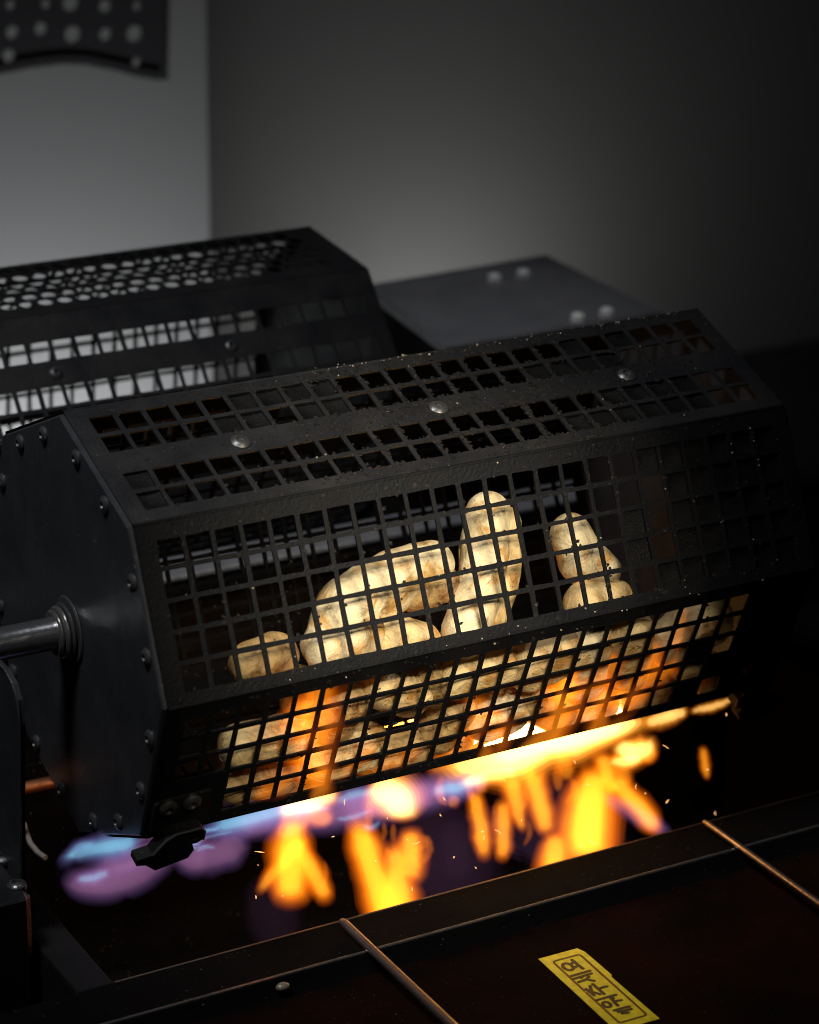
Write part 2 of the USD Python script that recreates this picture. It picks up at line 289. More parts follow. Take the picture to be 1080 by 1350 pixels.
# baked-on crust and grease on bars and bands
def crust(infos):
    out = []; ico = trimesh.creation.icosphere(subdivisions=1, radius=1.0)
    for k, density in infos:
        a0, ey, n, rows, holes, org = INF[k]
        ex = np.array([1.0, 0, 0]); got = 0
        hb = [(h[0][0], h[0][1]) for h in holes]
        xs = np.array(sorted(set(round(min(p[0] for p in h), 3) for h in holes)))
        XW = np.column_stack([rng.uniform(0.004, L1 - 0.004, density * 6), rng.uniform(0.001, SIDE - 0.001, density * 6)]); AM = fbm(np.column_stack([XW, np.full(len(XW), k)]), 28.0, 3)
        for _ in range(density * 6):
            x, w = XW[_]
            inh = any(rw + 0.0005 < w < rw + 0.835 * P - 0.0005 for rw in rows) and ((x - (L1 - 24 * P) / 2) % P) > 0.0018 and ((x - (L1 - 24 * P) / 2) % P) < P - 0.0008
            if inh: continue
            q = x / L1; amt = AM[_]
            mask = {0: 1.2 * math.exp(-((q - 0.55) / 0.27) ** 2) - 0.35 + 0.2 * (w < 0.01), 1: 0.45 * math.exp(-((w - SIDE) / 0.012) ** 2) + 0.3 * (q > 0.6) + 0.12, 2: 0.35 * math.exp(-(w / 0.01) ** 2) + 0.3 * math.exp(-((w - SIDE) / 0.008) ** 2) + 0.08}[k]
            if rng.random() > mask + 0.5 * (amt - 0.0): continue
            s = rng.uniform(0.0003, 0.0009) * (0.95 if k == 0 else 0.85)
            v = ico.vertices * (s * rng.uniform(0.7, 1.8), s * rng.uniform(0.7, 1.4), s * rng.uniform(0.25, 0.6)) * (1 + 0.3 * rng.standard_normal((len(ico.vertices), 1)))
            th = rng.uniform(0, 6.28); c, s_ = math.cos(th), math.sin(th)
            v = v @ np.array([[c, s_, 0], [-s_, c, 0], [0, 0, 1]])
            out.append(trimesh.Trimesh(a0 + ex * x + ey * w + v[:, :1] * ex + v[:, 1:2] * ey + v[:, 2:] * n, ico.faces, process=False)); got += 1
            if got >= density: break
    return cat_(out)
c_ = obj('burnt_crust', crust([(0, 1900), (1, 300), (2, 300)]), 'crust', D1, smooth=False); tag(c_, kind='stuff')
def drops():
    out = []; ico = trimesh.creation.icosphere(subdivisions=2, radius=1.0)
    for _ in range(150):
        r = rng.random()
        if r < 0.42: k, w, q = 0, rng.normal(0.0008, 0.0009), rng.uniform(0.35, 0.97)
        elif r < 0.62: k, w, q = 0, rng.uniform(0.003, SIDE), rng.beta(3, 2)
        elif r < 0.82: k, w, q = 1, rng.uniform(0, SIDE), 1 - rng.beta(1.2, 4)
        elif r < 0.93: k, w, q = 1, SIDE - abs(rng.normal(0, 0.004)), rng.uniform(0.15, 0.95)
        else: k, w, q = 2, abs(rng.normal(0, 0.004)), rng.uniform(0.2, 0.95)
        a0, ey, n, rows, holes, org = INF[k]; s = abs(rng.normal(0.00016, 0.00014)) + 0.00014
        x = q * L1
        if any(rw < w < rw + 0.835 * P for rw in rows):
            x = (L1 - 24 * P) / 2 + round((x - (L1 - 24 * P) / 2) / P) * P + rng.normal(0, 0.0004)
        out.append(trimesh.Trimesh(ico.vertices * s + a0 + np.array([x, 0, 0]) + ey * w + n * 0.0002, ico.faces, process=False))
    return cat_(out)
c_ = obj('grease_drops', drops(), 'drop', D1, smooth=True); tag(c_, kind='stuff')
# films of grease that close some of the holes
def films():
    out = []
    for k in (0, 1, 2):
        a0, ey, n, rows, holes, org = INF[k]
        for i in range(24):
            for j, rw in enumerate(rows):
                pr = {0: (0.8 if 4 <= i <= 8 and j < 2 else 0.7 if 15 < i < 22 else 0.03), 1: (0.0 if i < 17 else 0.4 if i < 19 else 1.1), 2: (0.0 if i < 20 else 0.35 if i < 22 else 1.1)}[k]
                if rng.random() < pr:
                    x = (L1 - 24 * P) / 2 + i * P; g = 5; gx, gy = np.meshgrid(np.linspace(0, 1, g), np.linspace(0, 1, g), indexing='ij')
                    h = -0.0011 - 0.0008 * np.sin(gx * math.pi) * np.sin(gy * math.pi) * rng.uniform(0.2, 1.6) + rng.normal(0, 0.00012, gx.shape)
                    v = a0 + np.stack([x + gx * P * 1.02, np.zeros_like(gx), np.zeros_like(gx)], -1) + (rw - 0.1 * P + gy * P)[..., None] * ey + h[..., None] * n
                    idx = np.arange(g * g).reshape(g, g); f = np.stack([idx[:-1, :-1], idx[1:, :-1], idx[1:, 1:], idx[:-1, 1:]], -1).reshape(-1, 4)
                    out.append(trimesh.Trimesh(v.reshape(-1, 3), np.vstack([f[:, [0, 1, 2]], f[:, [0, 2, 3]]]), process=False))
    return cat_(out)
c_ = obj('grease_film', films(), 'grease', D1, smooth=True); tag(c_, kind='stuff')

# the second drum, farther back
R2, L2 = 0.0834, 0.30; O2 = np.array([0.2645 - L2, 0.2648, -0.007]); s2 = ['black_steel'] * 8
D2, V2, INF2, SIDE2 = drum('roasting_drum', 'out-of-focus empty black perforated drum behind the one with the meat', R2, L2, 1.284 - math.pi / 4, O2, 'BHABBBAB', s2, 0.004, 23)
obj('shaft', tube([O2 + [L2 + 0.001, 0, 0], O2 + [L2 + 0.018, 0, 0]], 0.0070, 24), 'shaft_steel', D2)
a0, ey, n, rows, holes, org = INF2[2]
for x in (0.02, 0.115, 0.21):
    bolt(D2, a0 + np.array([x, 0, 0]) + ey * SIDE2 * 0.5, n, 0.0035, 'rivet_steel', 'band_bolt')

# grey steel motor housing right of the second drum
zt = 0.0; pa, pb, pc, pd = at(505, 372, 2, zt), at(720, 335, 2, zt), at(874, 411, 2, zt), at(612, 452, 2, zt)
hs = thing('motor_housing', 'plain grey steel housing with bright studs behind the front drum', 'housing', ((pa + pc) / 2) * [1, 1, 0] + [0, 0, -0.30])
ring = np.array([pa - [0.012, 0, 0], pb, pc, pd - [0.012, 0, 0]]); cen = ring.mean(0); low = ring.copy(); low[:, 2] = -0.3005
top = cen + (ring - cen) * 0.985; hi = ring.copy(); hi[:, 2] = zt - 0.0015
lid = ring.copy(); lid[:, 2] = zt - 0.006; bod = cen + (ring - cen) * 0.985; b0 = bod.copy(); b0[:, 2] = zt - 0.0062; b1 = bod.copy(); b1[:, 2] = -0.3005
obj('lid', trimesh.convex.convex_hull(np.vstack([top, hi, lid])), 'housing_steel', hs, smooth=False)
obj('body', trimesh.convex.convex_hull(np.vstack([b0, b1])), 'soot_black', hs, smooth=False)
for (u, v) in ((652, 371), (690, 365), (762, 423), (800, 416)):
    c = at(u, v, 2, zt)
    obj('stud', lathe([(0, 0.0050), (0.0030, 0.0046), (0.0042, 0.003), (0.0045, -0.001), (0, -0.001)], c, (0, 0, 1), 20), 'stud_steel', hs, smooth=50)

w2 = thing('roaster_body', 'dark roaster trough under the empty drum at the back', 'roaster', (0.1, 0.26, -0.30))
obj('trough', box(-0.35, 0.33, 0.150, 0.372, -0.30, -0.112, 0.003), 'soot_black', w2)
obj('shelf', box(-0.35, 0.42, 0.136, 0.161, -0.050, -0.047, 0.0008), 'housing_steel', w2)
obj('back_plate', box(-0.35, 0.33, 0.378, 0.380, -0.30, -0.057), 'soot_black', w2)
obj('rim', box(-0.355, 0.335, 0.146, 0.376, -0.1118, -0.108, 0.001), 'dark_steel', w2)
# hanging perforated sheet, top left
Y3 = 0.69
edge = [at(u, v, 1, Y3) for u, v in ((-60, 108), (0, 96), (40, 88), (80, 83), (110, 84), (150, 92), (180, 100), (205, 104), (219, 104))]
rt = at(222, -60, 1, Y3); lt = at(-60, -60, 1, Y3)
poly = sg.Polygon([(p[0], p[2]) for p in edge] + [(rt[0], rt[2]), (lt[0], lt[2])])
inner = poly.buffer(-0.011); holes3 = []
for i in range(-2, 8):
    for j in range(-3, 5):
        u, v = 178 - i * 41 + rng.normal(0, 3), 81 - j * 36 - i * 1.5 + rng.normal(0, 2); c = at(u, v, 1, Y3); r = rng.choice([0.0055, 0.0042, 0.003], p=[.3, .35, .35]); pt = sg.Point(c[0], c[2]).buffer(r, 5)
        if inner.buffer(0.006).contains(pt): holes3.append(pt)
sheet = poly.difference(so.unary_union(holes3))
g3 = thing('hanging_guard', 'dark perforated metal guard with a wavy lower edge hanging at upper left', 'metal guard', (edge[4][0], Y3, edge[4][2]))
obj('sheet', slab(sheet, 0.002, np.array([0, Y3, 0]), np.array([1.0, 0, 0]), np.array([0, 0, 1.0]), np.array([0, -1.0, 0])), 'guard_steel', g3, smooth=False)
rim = poly.difference(poly.buffer(-0.006)); obj('rim', slab(rim, 0.004, np.array([0, Y3 + 0.0005, 0]), np.array([1.0, 0, 0]), np.array([0, 0, 1.0]), np.array([0, -1.0, 0])), 'guard_steel', g3, smooth=False)

# ------------------------------------------------------------------ roaster body: trough, rim, front panel
YF, YR, XL, XR, YB = -0.0845, -0.1135, -0.020, 0.42, 0.098
rb = thing('roaster_body', 'black steel roaster trough with open fire pit under the drum', 'roaster', (0.16, 0.0, -0.30))
def strip(prof, x0, x1, th=0.0016):
    """a folded sheet: profile of (y, z), thick th below"""
    ls = sg.LineString(prof).buffer(th / 2, cap_style=2, join_style=1, quad_segs=3)
    return slab(ls, x1 - x0, np.array([x0, 0, 0]), np.array([0, 1.0, 0]), np.array([0, 0, 1.0]), np.array([1.0, 0, 0]))
sl = 0.0
obj('front_lip', strip([(YF + 0.0006, -0.232), (YF + 0.0006, ZB - 0.001), (YF, ZB), (YR + 0.003, ZB + 0.0005), (YR + 0.0012, ZB + 0.0022), (YR - 0.0010, ZB + 0.0018), (YR - 0.003, ZB - 0.002), (YR - 0.006, ZB - 0.0050)], -0.30, 0.9), 'soot_black', rb, smooth=40)
yp = YR - 0.0062; zp = ZB - 0.0052
obj('ridge_bead', tube([(-0.30, YR - 0.0002, ZB + 0.0024), (0.9, YR - 0.0002, ZB + 0.0024)], 0.0009, 8), 'chrome', rb)
obj('lip_edge', tube([(XL, YF + 0.0009, ZB + 0.0004), (XR, YF + 0.0009, ZB + 0.0004)], 0.0006, 8), 'rod_steel', rb)
obj('front_panel', strip([(yp, zp), (yp - 0.30, zp)], -0.30, 0.9), 'rust_steel', rb, smooth=40)
obj('pit_floor', box(XL, XR, YF + 0.002, YB, -0.236, -0.232), 'soot_black', rb)
obj('pit_wall', box(XL - 0.0016, XL, YF + 0.0016, YB, -0.232, ZB - 0.0022), 'soot_black', rb)
obj('pit_wall', box(XR, XR + 0.0016, YF + 0.0016, YB, -0.232, ZB - 0.0022), 'soot_black', rb)
obj('pit_wall', box(XL, XR, YB, YB + 0.0016, -0.232, ZB + 0.01), 'soot_black', rb)
obj('backsplash', box(XL - 0.2, XR + 0.3, YB + 0.004, YB + 0.0056, -0.30, -0.040, 0.0004), 'soot_black', rb)
obj('side_deck', box(-0.036, XL, YF + 0.0016, YB, ZB - 0.002, ZB, 0.0006), 'dark_steel', rb)
obj('side_wall', box(-0.036, -0.0345, YF + 0.0016, YB, -0.30, ZB - 0.0022), 'dark_steel', rb)
obj('side_shelf', box(-0.30, -0.0362, YR + 0.004, YB, ZB - 0.035, ZB - 0.030), 'soot_black', rb)
obj('side_deck', box(XR, 0.9, YF + 0.0016, YB, ZB - 0.002, ZB, 0.0006), 'soot_black', rb)
gas = thing('burner_pipe', 'dark gas burner pipe lying on the floor of the fire pit', 'burner', (0.16, 0.0, -0.225))
obj('pipe', tube([(XL + 0.004, 0.005, -0.217), (XR - 0.01, 0.005, -0.217)], 0.012, 18), 'dark_steel', gas)
for i in range(18): obj('port', lathe([(0.0012, 0), (0.003, 0), (0.003, 0.004), (0.0012, 0.004)], (0.0 + i * 0.022, 0.005, -0.2065), (0, 0, 1), 10), 'rust_steel', gas)

# left bracket carrying the shaft
XB = -0.0365
br = thing('shaft_bracket', 'dark steel bracket with rounded top holding the drum shaft at the left edge', 'bracket', (XB, 0.0, ZB))
prof = [(-0.0285, ZB + 0.0005), (-0.0395, -0.018), (-0.0375, -0.0085), (-0.0330, -0.0030), (-0.0250, 0.0), (-0.0160, 0.0), (-0.0110, -0.0008), (-0.0082, -0.0085), (0.0082, -0.0085), (0.0110, -0.0008), (0.025, 0.0), (0.0395, -0.018), (0.0285, ZB + 0.0005)]
obj('plate', slab(sg.Polygon(prof).buffer(-0.0004).buffer(0.0004), 0.0022, np.array([XB - 0.0022, 0, 0]), np.array([0, 1.0, 0]), np.array([0, 0, 1.0]), np.array([1.0, 0, 0])), 'end_steel', br, smooth=40)
obj('plate_rim', tube([(XB - 0.0022, a, b) for a, b in prof[:7]], 0.0006, 8), 'bolt_steel', br)
ft = obj('foot', box(-0.105, XB - 0.0024, at(15, 1184, 2, -0.092)[1], at(5, 1114, 2, -0.092)[1], ZB - 0.028, -0.092, 0.003), 'black_steel', br)
for (u, v) in ((4, 1132), (22, 1167)):
    bolt(ft, at(u, v, 2, -0.0918), (0, 0, 1), 0.0042, 'bolt_steel', 'foot_bolt')
# rods at the front
for (u, v, u2, v2, lb, r) in ((452, 1216, 590, 1350, 'steel rod lying over the front lip left of the yellow sticker', 0.0021), (930, 1084, 1100, 1212, 'rusty thin rod lying over the front lip at the right edge', 0.0015)):
    p0 = at(u, v, 2, ZB + 0.0045); d = np.array([0.0, -1.0, 0.0]); d /= np.linalg.norm(d)
    w = thing('metal_rod', lb, 'rod', p0, group='rods at the front of the roaster')
    obj('rod', tube([p0, p0 + d * 0.002, p0 + d * 0.16], [r * 0.8, r, r], 16), 'rod_steel', w)
    obj('tip', trimesh.Trimesh(trimesh.creation.icosphere(2).vertices * r * 0.82 + p0, trimesh.creation.icosphere(2).faces), 'rod_steel', w, smooth=True)

# yellow warning sticker with its lettering
nP = np.array([0, sl, 1.0]); nP /= np.linalg.norm(nP); oP = np.array([0, yp, zp + 0.0009]); eX = np.array([1.0, 0, 0]); eD = np.array([0, -1.0, sl]); eD /= np.linalg.norm(eD)
def onP(u, v, lift=0.0):
    d = ray(u, v); o = oP + nP * lift; p = CAM + d * np.dot(o - CAM, nP) / np.dot(d, nP); q = p - oP; return np.array([q @ eX, q @ eD])
def plP(poly, lift, th): return slab(poly, th, oP + nP * lift, eX, -eD, nP)
flip = lambda g: affinity.scale(g, 1, -1, origin=(0, 0))
c1, c2, c3 = onP(710, 1265), onP(765, 1250), onP(860, 1335)
sd = (c3 - c2) / np.linalg.norm(c3 - c2); xd = (c2 - c1) / np.linalg.norm(c2 - c1); wd = np.linalg.norm(c2 - c1); Ls = 0.062
body = sg.Polygon([c1, c1 + xd * wd * 0.93, c2 + sd * 0.004, c2 + sd * Ls * 0.4 + xd * 0.0004, c2 + sd * (Ls * 0.42) - xd * 0.0006, c2 + sd * Ls, c1 + sd * Ls])
sk = thing('warning_sticker', 'small yellow warning sticker with black characters on the front panel', 'sticker', oP + eX * c1[0] + eD * c1[1])
obj('paper', plP(flip(body), 0.0001, 0.0002), 'sticker_yellow', sk, smooth=False)
fr0 = sg.Polygon([c1 + xd * 0.0036 + sd * 0.0042, c1 + xd * (wd - 0.0026) + sd * 0.0042, c1 + xd * (wd - 0.0026) + sd * (Ls - 0.004), c1 + xd * 0.0036 + sd * (Ls - 0.004)]).buffer(-0.002).buffer(0.002)
fr = fr0.difference(fr0.buffer(-0.0010)); cutc = onP(767, 1310); fr = fr.difference(sg.LineString([cutc - xd * 0.003, cutc + xd * 0.003]).buffer(0.0003))
obj('border', plP(flip(fr), 0.0003, 0.00012), 'ink_brown', sk, smooth=False)
def z1(a): return [(725 + x * 75 / 1080, 1250 + y * 75 / 1080) for x, y in a]
def z2(a): return [(770 + x * 70 / 1080, 1275 + y * 60 / 926) for x, y in a]
circ = lambda cx, cy, rx, ry, rot: [(cx + rx * math.cos(t) * math.cos(rot) - ry * math.sin(t) * math.sin(rot), cy + rx * math.cos(t) * math.sin(rot) + ry * math.sin(t) * math.cos(rot)) for t in np.linspace(0, 2 * math.pi, 25)]
glyphs = [
    [z1(circ(345, 370, 105, 58, 0.35)), z1([(420, 240), (530, 330), (630, 405)]), z1([(420, 300), (470, 270)]), z1([(450, 395), (530, 350)])],
    [z1([(400, 550), (570, 500), (760, 445)]), z1([(450, 600), (620, 550), (790, 495)]), z1([(590, 580), (610, 570)]), z1([(550, 660), (690, 610), (740, 560)]), z1([(690, 610), (760, 620), (840, 635)])],
    [z1([(690, 795), (770, 850), (840, 910)]), z1([(765, 735), (790, 830), (800, 870)]), z1([(810, 850), (890, 870), (950, 890)]), z1([(815, 700), (920, 790), (1030, 885)]), z2([(320, 450), (400, 425), (465, 410)])],
    [z2([(260, 690), (440, 640), (650, 580)]), z2(circ(465, 780, 85, 50, 0.3)), z2([(540, 640), (620, 730), (690, 800)]), z2([(600, 650), (570, 640)]), z2([(640, 710), (760, 690)])],
    [z2([(620, 900), (790, 850), (920, 820)]), z2([(700, 930), (960, 870)]), z2([(780, 960), (900, 940)])],
]
for gi, strokes in enumerate(glyphs):
    g = so.unary_union([sg.LineString([onP(u, v) for u, v in s]).buffer(0.00075, quad_segs=4) for s in strokes])
    obj('character', plP(flip(g), 0.0003, 0.00013), 'ink_black', sk, smooth=False)
# small things near the pit
c = at(373, 1301, 2, ZB + 0.0005); w = thing('grease_drop', 'single amber grease drop on the front lip left of the steel rod', 'grease drop', c)
obj('drop', trimesh.Trimesh(trimesh.creation.icosphere(3).vertices * [0.0030, 0.0022, 0.0018] + c, trimesh.creation.icosphere(3).faces), 'drop', w, smooth=True)
# copper pipe, grey box and cable seen between bracket and drum
pA, pB = at(20, 1042, 1, 0.085), at(78, 1029, 1, 0.085); w = thing('gas_pipe', 'orange copper pipe glimpsed between bracket and drum end', 'pipe', pA)
obj('pipe', tube([pA - (pB - pA) * 2, pB], 0.0030, 14), 'copper', w)
pc_ = [at(u, v, 2, -0.140) for u, v in ((30, 1080), (34, 1095), (40, 1112), (50, 1124), (60, 1131))]; w = thing('cable', 'pale curved cable low behind the bracket beside the blue flame', 'cable', pc_[0])
obj('sheath', tube(pc_, 0.0012, 10), 'pale_cable', w)
cy = at(243, 832, 1, 0.13); w = thing('yellow_tag', 'small yellow tag glimpsed through the drum mesh at left', 'tag', cy)
obj('tag', box(cy[0] - 0.0035, cy[0] + 0.0035, 0.130, 0.1312, cy[2] - 0.0045, cy[2] + 0.0045, 0.0004), 'sticker_yellow', w)

# ------------------------------------------------------------------ meat inside the drum
def chunk(path, rad, seed, bumps=0.24, lump=0.20, step=0.0019):
    p = np.asarray(path, float); n = len(p)
    sph = [m3.Manifold.sphere(1.0, 20).scale((r, r * rng.uniform(0.8, 1.0), r)).translate(tuple(c)) for c, r in zip(p, rad)]
    if n == 1: body = sph[0]
    else:
        body = m3.Manifold()
        for a, b in zip(sph[:-1], sph[1:]): body = body + m3.Manifold.batch_hull([a, b])
    body = body.refine_to_length(step); mm = body.to_mesh(); t = trimesh.Trimesh(mm.vert_properties[:, :3], mm.tri_verts, process=True)
    trimesh.smoothing.filter_taubin(t, iterations=14)
    v = np.array(t.vertices); nn = np.array(t.vertex_normals); r0 = float(np.mean(rad)); o = rng.uniform(-9, 9, 3)
    d = lump * 2.6 * meshkit.fbm((v + o) * 42.0) + bumps * (0.35 - np.abs(meshkit.fbm((v + o * 2) * 85.0))) + 0.07 * meshkit.fbm((v + o) * 260.0) - 0.30 * np.clip(0.10 - np.abs(meshkit.fbm((v + o * 3) * 48.0)), 0, 1) * 4
    t.vertices = v + nn * (d * r0)[:, None]
    return t
def inside(u, v, depth):
    d = ray(u, v); t = max(np.dot(i[0] - CAM, i[2]) / np.dot(d, i[2]) for i in INF if np.dot(d, i[2]) < 0); return CAM + d * t + d / np.linalg.norm(d) * depth
def keep_in(p, r):
    p = np.array(p, float)
    for _ in range(6):
        for i in INF:
            e = np.dot(p - i[0], i[2]) + r
            if e > 0: p = p - i[2] * e
    return p
PIECES = [  # spine in photograph pixels with depth y of each joint, radii in metres, tone, label
    ([(425, 848, -.060), (462, 800, -.058), (515, 765, -.055), (568, 742, -.052)], [.0075, .0115, .0115, .0078], 'pale', 'large curved pale piece of meat pressed against the front mesh, left of centre'),
    ([(470, 838, -.066), (430, 862, -.068)], [.0110, .0065], 'pale', 'pale lump below the large curved piece, just above the middle band'),
    ([(515, 842, -.062), (552, 848, -.062)], [.0095, .0080], 'tan', 'charred wrinkled brown piece under the tip of the large curved piece'),
    ([(545, 780, -.050), (585, 772, -.048)], [.0080, .0060], 'dark', 'small brown piece between the curved piece and the upright piece'),
    ([(642, 680, -.050), (640, 725, -.055), (632, 780, -.062), (612, 838, -.070)], [.0084, .0092, .0092, .0080], 'pale', 'tall upright pale piece of meat in the middle of the drum'),
    ([(664, 690, -.045), (662, 760, -.050), (650, 815, -.056)], [.0065, .0070, .0050], 'tan', 'tan strip along the right side of the tall upright piece'),
    ([(752, 704, -.052), (768, 738, -.055), (795, 752, -.054)], [.0078, .0096, .0062], 'pale', 'highest pale piece at right with small dark holes'),
    ([(772, 796, -.060), (812, 786, -.056)], [.0082, .0055], 'tan', 'tan piece directly below the highest piece at right'),
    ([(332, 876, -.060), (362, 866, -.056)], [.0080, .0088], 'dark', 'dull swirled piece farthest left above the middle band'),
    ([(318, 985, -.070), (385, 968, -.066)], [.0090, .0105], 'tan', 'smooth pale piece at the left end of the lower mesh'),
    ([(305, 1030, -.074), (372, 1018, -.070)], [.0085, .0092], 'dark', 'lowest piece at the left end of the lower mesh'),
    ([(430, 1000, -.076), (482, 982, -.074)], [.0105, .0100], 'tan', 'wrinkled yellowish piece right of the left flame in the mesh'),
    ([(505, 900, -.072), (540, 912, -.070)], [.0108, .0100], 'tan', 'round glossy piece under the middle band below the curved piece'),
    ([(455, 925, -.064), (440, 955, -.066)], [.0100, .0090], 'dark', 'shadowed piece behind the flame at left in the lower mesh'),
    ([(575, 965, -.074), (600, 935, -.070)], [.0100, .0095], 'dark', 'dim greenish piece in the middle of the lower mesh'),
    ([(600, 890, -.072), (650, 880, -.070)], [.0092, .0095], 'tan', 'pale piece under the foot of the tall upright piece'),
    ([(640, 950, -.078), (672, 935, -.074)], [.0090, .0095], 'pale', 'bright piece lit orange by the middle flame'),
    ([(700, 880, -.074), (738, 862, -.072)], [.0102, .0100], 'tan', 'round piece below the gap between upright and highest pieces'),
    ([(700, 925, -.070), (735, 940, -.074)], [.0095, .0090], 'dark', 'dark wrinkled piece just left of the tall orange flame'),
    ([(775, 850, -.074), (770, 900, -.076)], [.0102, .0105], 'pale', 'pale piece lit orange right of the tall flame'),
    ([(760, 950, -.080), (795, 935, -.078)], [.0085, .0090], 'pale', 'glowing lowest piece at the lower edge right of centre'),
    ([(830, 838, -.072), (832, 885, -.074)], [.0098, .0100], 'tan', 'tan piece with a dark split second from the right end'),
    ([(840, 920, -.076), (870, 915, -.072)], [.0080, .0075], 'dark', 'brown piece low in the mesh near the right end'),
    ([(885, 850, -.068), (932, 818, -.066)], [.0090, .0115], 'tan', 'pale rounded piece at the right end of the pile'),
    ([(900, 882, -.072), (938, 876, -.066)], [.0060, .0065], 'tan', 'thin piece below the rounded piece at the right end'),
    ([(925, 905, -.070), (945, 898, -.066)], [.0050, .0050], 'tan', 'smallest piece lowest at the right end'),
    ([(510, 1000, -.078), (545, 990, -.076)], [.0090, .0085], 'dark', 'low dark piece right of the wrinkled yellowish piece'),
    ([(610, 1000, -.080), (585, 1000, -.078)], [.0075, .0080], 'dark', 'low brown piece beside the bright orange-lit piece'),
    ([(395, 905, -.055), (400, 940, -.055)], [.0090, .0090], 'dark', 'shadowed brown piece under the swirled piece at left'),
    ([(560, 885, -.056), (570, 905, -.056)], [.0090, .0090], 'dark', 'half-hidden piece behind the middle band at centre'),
]
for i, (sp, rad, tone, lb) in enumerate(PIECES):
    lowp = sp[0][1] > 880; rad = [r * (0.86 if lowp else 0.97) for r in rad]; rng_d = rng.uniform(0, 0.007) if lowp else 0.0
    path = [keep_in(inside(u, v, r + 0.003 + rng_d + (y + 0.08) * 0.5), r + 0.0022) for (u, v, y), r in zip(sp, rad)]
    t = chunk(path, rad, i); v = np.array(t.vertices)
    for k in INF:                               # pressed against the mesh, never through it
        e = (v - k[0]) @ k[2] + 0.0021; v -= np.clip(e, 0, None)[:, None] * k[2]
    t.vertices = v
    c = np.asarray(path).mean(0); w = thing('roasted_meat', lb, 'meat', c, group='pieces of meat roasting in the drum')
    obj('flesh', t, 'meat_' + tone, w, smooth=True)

# ------------------------------------------------------------------ flames
def ribbon(parent, name, pts, rad, kind, depth=1.0, rough=0.25, skins=7, n=22, sec=14):
    """a tongue of flame along a path: nested closed skins around it; depth scales its thickness along the line of sight"""
    pts = np.asarray(pts, float); L_ = np.concatenate([[0], np.cumsum(np.linalg.norm(np.diff(pts, axis=0), axis=1))]); L_ /= L_[-1]
    f = np.linspace(0, 1, n); from scipy.interpolate import PchipInterpolator as PI_
    c = PI_(L_, pts)(f); r = PI_(np.linspace(0, 1, len(rad)), rad)(f)
    t = np.gradient(c, axis=0); t /= np.linalg.norm(t, axis=1, keepdims=True); a = np.cross(t, FWD * [1, 1, 0]); a /= np.linalg.norm(a, axis=1, keepdims=True); b = np.cross(t, a)
    seed = rng.uniform(-50, 50, 3); th = np.arange(sec) * 2 * np.pi / sec; rm = max(rad)
    for k, sc in enumerate(SKINS[:skins]):
        rr = r * sc; sh = 0.5 + (f - 0.5) * (1 - 0.42 * (1 - sc)); cc = PI_(f, c)(sh); rk = PI_(f, r)(sh) * sc; rk[[0, -1]] = 1e-5
        v = cc[:, None] + rk[:, None, None] * (np.cos(th)[None, :, None] * a[:, None] + depth * np.sin(th)[None, :, None] * b[:, None])
        q = v.reshape(-1, 3); nz = meshkit.fbm((q - c[0]) * (0.55 / rm) + seed) * 1.7 + 0.7 * meshkit.fbm((q - c[0]) * (1.3 / rm) + seed)
        wob = meshkit.fbm(np.stack([f * np.linalg.norm(c[-1] - c[0]) / rm * 0.6, f * 0, f * 0], 1) + seed)
        v = cc[:, None] + (v - cc[:, None]) * (1 + rough * 1.6 * nz).reshape(n, sec, 1).clip(0.35, 1.9) + (wob * rm * rough * 1.3)[:, None, None] * a[:, None]
        q = np.vstack([v.reshape(-1, 3)]); i, j = np.meshgrid(np.arange(n - 1), np.arange(sec), indexing='ij')
        w = np.stack([i * sec + j, i * sec + (j + 1) % sec, (i + 1) * sec + (j + 1) % sec, (i + 1) * sec + j], -1).reshape(-1, 4)
        kk = np.arange(1, sec - 1); F_ = np.vstack([w[:, [0, 1, 2]], w[:, [0, 2, 3]], np.stack([kk * 0, kk + 1, kk], 1), (n - 1) * sec + np.stack([kk * 0, kk, kk + 1], 1)])
        m = trimesh.Trimesh(q, F_, process=False)
        if m.volume < 0: m.invert()
        obj(name if k == 0 else 'flame_skin', m, f'fire_{kind}_{k}', parent, smooth=True)
def px(u, v, y): return at(u, v, 1, y)
YFL = -0.035
K = 1.19 / FPX
